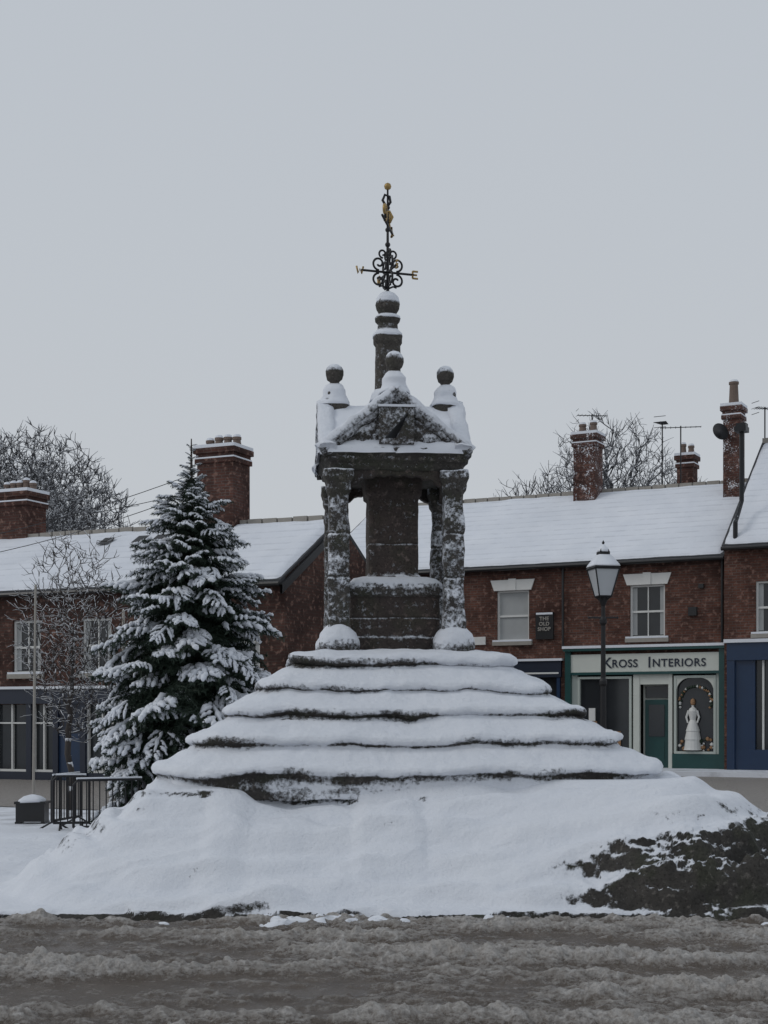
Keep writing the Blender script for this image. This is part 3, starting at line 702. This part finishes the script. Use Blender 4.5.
# ============================================================ TV AERIALS, DISH
def aerial(x,y,z0,z1,az,L=1.0):
    mb=MB(); mb.tube([(0,0,z0),(0,0,z1)],.022,6)
    c,s=math.cos(az),math.sin(az)
    mb.tube([(-c*L*.5,-s*L*.5,z1-.05),(c*L*.5,s*L*.5,z1-.05)],.015,5)
    for k in range(9):
        t=-L*.5+L*k/8; h=.22-.012*k
        mb.tube([(c*t-s*h,s*t+c*h,z1-.05),(c*t+s*h,s*t-c*h,z1-.05)],.008,4)
    for sg in (-1,1):
        mb.tube([(-c*L*.5-s*.2,-s*L*.5+c*.2,z1-.05+sg*.18),(-c*L*.5+s*.2,-s*L*.5-c*.2,z1-.05+sg*.18)],.01,4)
    o=mb.build('tv_aerial',[M['ironclean']],None); o.location=(x,y,0); return o
aerial(6.95,49.4,9.9,11.75,math.radians(5),1.0)
aerial(9.75,48.6,9.2,11.2,math.radians(-10),1.3)
aerial(9.2,48.9,9.0,11.4,math.radians(60),.5)
aerial(12.0,46.6,10.0,11.4,math.radians(20),.7)
mb=MB(); prof_=[(.02,0),(.12,.012),(.2,.035),(.27,.07),(.28,.075)]
mb.lathe(0,0,prof_,24); o=mb.build('dish',[M['slate']],None,True); D_=empty('satellite_dish',(10.45,46.1,10.5)); o.parent=D_; o.rotation_euler=(math.radians(75),0,math.radians(20))
mb=MB(); mb.tube([(0,0,0),(.15,.1,-.1),(.35,.12,-.12)],.02,6); mb.tube([(0,0,-.2),(-.05,-.3,-.1),(-.02,-.33,.02)],.012,5); mb.build('bracket',[M['ironclean']],D_)

# ============================================================ STREET LAMP
LP=empty('street_lamp',(4.15,28,0)); mb=MB()
mb.lathe(0,0,[(.16,0),(.16,.12),(.13,.2),(.12,.75),(.14,.8),(.09,.9),(.062,1.1),(.055,2.2),(.075,2.24),(.075,2.3),(.048,2.36),(.042,3.35),(.07,3.4),(.07,3.46),(.04,3.52),(.038,3.72),(.07,3.8),(.10,3.88)],14,0)
mb.tube([(-.26,0,3.5),(.26,0,3.5)],.016,6,0); 
for sx in (-1,1): mb.lathe(sx*.27,0,[(.0,3.47),(.028,3.5),(0,3.53)],8,0)
zb,zt,rb,rt=3.90,4.42,.17,.335
rot=math.radians(45+12)
def cr(r,k): a_=2*math.pi*k/4+rot; return (r*math.cos(a_),r*math.sin(a_))
for k in range(4):
    b0,t0=cr(rb,k),cr(rt,k); b1,t1=cr(rb,k+1),cr(rt,k+1)
    mb.tube([(b0[0],b0[1],zb),(t0[0],t0[1],zt)],.014,5,0)
    mb.tube([(t0[0],t0[1],zt),(t1[0],t1[1],zt)],.018,5,0); mb.tube([(b0[0],b0[1],zb),(b1[0],b1[1],zb)],.016,5,0)
    mb.add([(b0[0]*.97,b0[1]*.97,zb),(b1[0]*.97,b1[1]*.97,zb),(t1[0]*.97,t1[1]*.97,zt),(t0[0]*.97,t0[1]*.97,zt)],[(0,1,2,3)],1)
    mb.tube([(b0[0],b0[1],zb),(.0,.0,3.78)],.014,5,0)
mb.lathe(0,0,[(.36,4.43),(.34,4.45),(.16,4.66),(.14,4.68),(.14,4.74),(.10,4.80),(.03,4.86),(.015,4.88),(.03,4.92),(.0,4.97)],4,0,rot)
mb.build('post_and_lantern',[M['ironclean'],M['lampglass']],LP)
mb=MB(); mb.lathe(0,0,[(.355,4.465),(.335,4.50),(.26,4.58),(.18,4.67),(.15,4.69)],4,0,rot); mb.build('lantern_snow',[M['snow']],LP,True)
loft('cap_snow',0,0,[(.12,4.745),(.10,4.80),(.05,4.86),(.02,4.89)],M['snow'],LP,nexp=2,samples=24,step=.03,amp=.008,freq=8)

# ============================================================ STREET FURNITURE LEFT
def barrier(x,y,rz,Lb=1.1,Hh=.92,z=-.02):
    mb=MB(); r=.019
    mb.tube([(-Lb/2,0,.14),(-Lb/2,0,Hh-.06),(-Lb/2+.06,0,Hh),(Lb/2-.06,0,Hh),(Lb/2,0,Hh-.06),(Lb/2,0,.14)],r,6)
    mb.tube([(-Lb/2,0,.14),(Lb/2,0,.14)],r,6)
    n=max(5,int(Lb/.09))
    for k in range(1,n): xx=-Lb/2+Lb*k/n; mb.tube([(xx,0,.14),(xx,0,Hh)],.009,5)
    for sx in (-1,1): mb.tube([(sx*(Lb/2-.1),-.25,0),(sx*(Lb/2-.1),0,.14),(sx*(Lb/2-.1),.25,0)],.015,5)
    mb.tube([(-Lb/2+.04,0,Hh+.022),(Lb/2-.04,0,Hh+.022)],.014,5,1)
    o=mb.build('crowd_barrier',[M['ironclean'],M['snow']],None); o.location=(x,y,z); o.rotation_euler=(0,0,rz)
barrier(-4.42,20.9,math.radians(8),.50,.80); barrier(-3.75,20.2,math.radians(28),1.0,.78); barrier(-4.68,21.8,math.radians(80),1.1,.78); barrier(-3.2,21.0,math.radians(5),.9,.78)
def pole(name,x,y,h,r,lean=0):
    mb=MB(); mb.lathe(0,0,[(r*1.6,0),(r*1.6,.15),(r,.25),(r,h*.6),(r*.8,h*.61),(r*.8,h),(r*.2,h+.04)],10)
    o=mb.build(name,[M['stonetrim']],None,True); o.location=(x,y,-.02); o.rotation_euler=(0,math.radians(lean),0)
pole('sign_post',-5.93,25,3.85,.024,.6)
pole('sign_post',-5.55,31.5,3.9,.04)
PL=empty('planter',(-5.42,22.8,-.02)); mb=MB()
mb.box(-.22,.22,-.16,.16,0.03,.30); mb.box(-.24,.24,-.18,.18,.301,.34)
for sx in (-1,1): mb.box(sx*.2-.03,sx*.2+.03,-.17,.17,0,.03)
o=mb.build('trough',[M['black']],PL)
loft('snow_heap',0,0,[(.20,.33),(.19,.37),(.12,.42),(.02,.44)],M['snow'],PL,nexp=5,samples=32,step=.03,amp=.02,freq=8)
mb=MB()
for (p,q,sag) in (((-15.5,41,5.9),(-5.2,39.6,8.1),.35),((-15.5,41,5.5),(-5.2,39.6,7.6),.4),((-12,44,7.3),(-4.2,40,8.0),.2)):
    pts=[]
    for k in range(17):
        t=k/16; pts.append((p[0]+(q[0]-p[0])*t,p[1]+(q[1]-p[1])*t,p[2]+(q[2]-p[2])*t-sag*4*t*(1-t)))
    mb.tube(pts,.010,4)
mb.build('overhead_wires',[M['cable']],None)

# ============================================================ BARE TREES (branching grown inside a crown envelope)
def bare_tree(name,loc,crown,N_,seed,mat,minr,rtrunk,spray=3,spl=.5,bal=.45,lift=.25):
    """crown=(cx,cy,cz,rx,ry,rz)"""
    r=np.random.RandomState(seed)
    cx,cy,cz,rx,ry,rz=crown
    P=r.normal(size=(N_,3)); P/=np.linalg.norm(P,axis=1)[:,None]; rad=r.rand(N_)**(1/2.4)
    P=P*rad[:,None]
    lump=.72+.56*fbm(P*2.2+seed,3)
    P=P*lump[:,None]*np.array([rx,ry,rz])+np.array([cx,cy,cz])
    nt_=8
    trunk=np.stack([np.linspace(0,1,nt_)**1.2*cx,np.linspace(0,1,nt_)**1.2*cy,np.linspace(0,cz,nt_)],-1)
    trunk[1:,:2]+=r.normal(size=(nt_-1,2))*rx*.02
    order=np.argsort(np.linalg.norm(P-trunk[3],axis=1)); P=P[order]
    pts=np.concatenate([trunk,P]); n=len(pts)
    par=np.full(n,-1); cost=np.zeros(n)
    for i in range(1,nt_): par[i]=i-1; cost[i]=cost[i-1]+np.linalg.norm(pts[i]-pts[i-1])
    for i in range(nt_,n):
        d=np.linalg.norm(pts[2:i]-pts[i],axis=1)
        up=np.maximum(0,pts[2:i,2]-pts[i,2])*lift*3
        j=np.argmin(d+bal*cost[2:i]+up)+2
        par[i]=j; cost[i]=cost[j]+np.linalg.norm(pts[i]-pts[j])
    w_=np.ones(n)
    for i in range(n-1,0,-1): w_[par[i]]+=w_[i]
    rr=np.maximum(minr,rtrunk*(w_/w_[0])**.48)
    child=np.zeros(n,int)
    for i in range(1,n): child[par[i]]+=1
    mb=MB()
    for i in range(1,n):
        a_=Vector(pts[par[i]]); b_=Vector(pts[i]); L=(b_-a_).length
        gp=par[par[i]] if par[par[i]]>=0 else par[i]
        din=(a_-Vector(pts[gp])); din=din.normalized()*L*.33 if din.length>0 else Vector((0,0,0))
        jit=Vector(r.normal(size=3))*L*.06
        m1=a_+din+jit; m2=(m1+b_)*.5+Vector((0,0,-L*.02))
        r0=min(rr[par[i]],rr[i]*1.5); 
        mb.tube([a_,m1,m2,b_],[r0,(r0+rr[i])/2,rr[i],rr[i]],6 if rr[i]>minr*4 else 3)
        if child[i]==0 or r.rand()<.5:
            d0=(b_-a_).normalized() if L>0 else Vector((0,0,1))
            for k in range(spray):
                dv=(d0+Vector(r.normal(size=3))*.65+Vector((0,0,.35))).normalized()
                e=b_+dv*spl*r.uniform(.4,1.2); m=(b_+e)*.5+Vector(r.normal(size=3))*spl*.06
                mb.tube([b_,m,e],[minr,minr*.85,minr*.6],3)
    o=mb.build(name,[mat],None,True); o.location=loc; return o
bare_tree('bare_tree',(-5.55,26,-.02),(.1,0,2.95,.98,.8,1.95),950,11,M['bark'],.0068,.055,2,.22,.35,.5)
bare_tree('bare_tree',(-16.4,70,0),(0,0,10.6,4.4,4,4.3),2300,21,M['barkfar'],.020,.35,4,.6)
bare_tree('bare_tree',(-19.5,73,0),(0,0,11.6,4.2,4,4.4),1500,22,M['barkfar'],.020,.35,3,.6)
bare_tree('bare_tree',(-14.3,66,0),(0,0,8.9,2.5,3,3.0),1200,23,M['barkfar'],.018,.3,4,.5)
bare_tree('bare_tree',(10.2,66,0),(0,0,11.6,3.2,3,3.3),900,31,M['barkfar'],.015,.3,3,.6)
bare_tree('bare_tree',(7.5,68,0),(0,0,10.1,3.0,3,2.7),800,35,M['barkfar'],.015,.3,3,.6)
bare_tree('bare_tree',(13.2,70,0),(0,0,10.3,2.6,3,2.9),600,33,M['barkfar'],.015,.3,3,.6)

# ============================================================ CHRISTMAS TREE
def frond_mesh(seed):
    rnd=random.Random(seed); mb=MB()
    twigs=[]
    def line(p,d,L,sag,n=5):
        pts=[]; q=Vector(p); dd=Vector(d).normalized()
        for k in range(n+1):
            pts.append(q.copy()); dd=(dd+Vector((rnd.gauss(0,.03),rnd.gauss(0,.03),-sag/n))).normalized(); q=q+dd*(L/n)
        return pts
    main=line((0,0,0),(1,0,.10),1.0,.60,8); twigs.append((main,1.0,.45))
    for k in range(6):
        t=.40+.56*k/5
        i=int(t*8); b=main[min(i,7)].lerp(main[min(i,7)+1],t*8-i) if i<8 else main[8]
        for sg in (-1,1):
            a_=math.radians(rnd.uniform(34,66))*sg; L=(.48-.30*t)*rnd.uniform(.8,1.3)
            tl=line(b,(math.cos(a_),math.sin(a_),rnd.uniform(-.10,.10)),L,.95,5); twigs.append((tl,L,0))
    for k in range(5):
        t=.08+.3*k/4; i=int(t*8); b=main[i]
        for sg in (-1,1):
            a_=math.radians(rnd.uniform(40,70))*sg
            twigs.append((line(b,(math.cos(a_),math.sin(a_),-.1),.3,.5,4),.3,9))
    for pts,L,start in twigs:
        mb.tube([tuple(p) for p in pts],[.010*(1-.7*i/(len(pts)-1)) for i in range(len(pts))],3,0)
        nn=int(L*110); n=len(pts)-1
        for k in range(nn):
            t=rnd.uniform(.05 if L<.9 else .2,1)*n*.999; i=int(t); p=pts[i].lerp(pts[i+1],t-i); d=(pts[i+1]-pts[i]).normalized()
            o=Vector((rnd.gauss(0,1),rnd.gauss(0,1),rnd.gauss(-.55,.8))); o=(o-d*o.dot(d)).normalized()
            nd=(d*rnd.uniform(.4,.9)+o).normalized()*rnd.uniform(.055,.095); wv=nd.cross(Vector((rnd.gauss(0,1),rnd.gauss(0,1),rnd.gauss(0,1)))).normalized()*.009
            mb.add([p-wv,p+wv,p+nd],[(0,1,2)],0)
        if start>1 or rnd.random()<.10: continue
        m=7; sp=[];sr=[]
        s0=max(start,rnd.uniform(.05,.3)); s1=rnd.uniform(.9,1.03)
        for k in range(m+1):
            t=(s0+(s1-s0)*k/m)*n; t=min(t,n*.999); i=int(t); p=pts[i].lerp(pts[i+1],t-i)
            prof=math.sin(math.pi*min(1,max(0,(k+.5)/(m+1))))**.5
            r=(.034 if L<.9 else .040)*prof*rnd.uniform(.5,1.35)
            sp.append((p.x+rnd.gauss(0,.007),p.y+rnd.gauss(0,.007),p.z+.010+r*.4)); sr.append(r)
        mb.tube(sp,sr,6,1)
    me=bpy.data.meshes.new('frond'); me.from_pydata(mb.v,[],mb.f); me.materials.append(M['needle']); me.materials.append(M['snow'])
    me.polygons.foreach_set('material_index',np.array(mb.m,dtype=np.int32)); 
    me.polygons.foreach_set('use_smooth',np.array([m==1 for m in mb.m],dtype=bool)); me.update(); return me
FR=[frond_mesh(100+i) for i in range(8)]
def green_only(me):
    vs=[v.co[:] for v in me.vertices]; fs=[tuple(p.vertices) for p in me.polygons if p.material_index==0]
    m2=bpy.data.meshes.new('frond_green'); m2.from_pydata(vs,[],fs); m2.materials.append(M['needle']); return m2
FG=[green_only(m) for m in FR[:4]]
CT=empty('christmas_tree',(-2.80,21.5,0))
mb=MB(); mb.lathe(0,0,[(.09,0),(.08,1),(.05,3),(.02,5.2),(.008,5.66)],8); mb.build('trunk',[M['bark']],CT)
def crad(z):
    pts=[(.1,.9),(.9,1.12),(1.8,1.12),(2.6,1.03),(3.2,.86),(3.9,.60),(4.4,.42),(4.77,.27),(5.2,.13),(5.7,.04)]
    for (a_,b_),(c_,d_) in zip(pts[:-1],pts[1:]):
        if a_<=z<=c_: return b_+(d_-b_)*(z-a_)/(c_-a_)
    return .04
rnd=random.Random(5)
def place(me,p,az,el,roll,s_):
    o=bpy.data.objects.new('bough',me); COL.objects.link(o); o.parent=CT
    R=Matrix.Rotation(az,4,'Z')@Matrix.Rotation(-el,4,'Y')@Matrix.Rotation(roll,4,'X')
    o.matrix_local=Matrix.Translation(p)@R@Matrix.Scale(s_,4)
NB=165
for i in range(NB):
    t=(i+.5)/NB; z=.25+(5.25-.25)*t**.95+rnd.uniform(-.08,.08)
    az=i*2.39996+rnd.uniform(-.5,.5); R=crad(min(5.5,z))*rnd.uniform(.72,1.28)
    f=z/5.5; el=math.radians(-2+42*f**2+rnd.uniform(-14,12))
    place(rnd.choice(FR),(0,0,z),az,el,rnd.uniform(-.35,.35),max(.15,R/max(.7,math.cos(el))))
for i in range(200):
    z=.3+4.5*rnd.random()**.95; az=rnd.uniform(0,6.283); R=crad(z); r=R*rnd.uniform(.25,.75); f=z/5.5
    el=math.radians(-12+40*f**2+rnd.uniform(-20,20)); L=(R*1.05-r)*rnd.uniform(.8,1.3)+.20
    place(rnd.choice(FR),(r*math.cos(az),r*math.sin(az),z),az+rnd.uniform(-.7,.7),el,rnd.uniform(-.5,.5),max(.2,L))
for i in range(330):
    z=.2+4.9*rnd.random()**.9; az=rnd.uniform(0,6.283); R=crad(z)*rnd.uniform(.75,1.05)
    place(rnd.choice(FG),(0,0,z-.05),az,math.radians(rnd.uniform(-30,12)),rnd.uniform(-.9,.9),max(.2,R))
for i in range(22):
    z=4.75+.85*i/22; place(rnd.choice(FR),(0,0,z),i*2.4,math.radians(rnd.uniform(25,60)),0,rnd.uniform(.14,.24)*(1.35-(z-4.75)))
print('done')
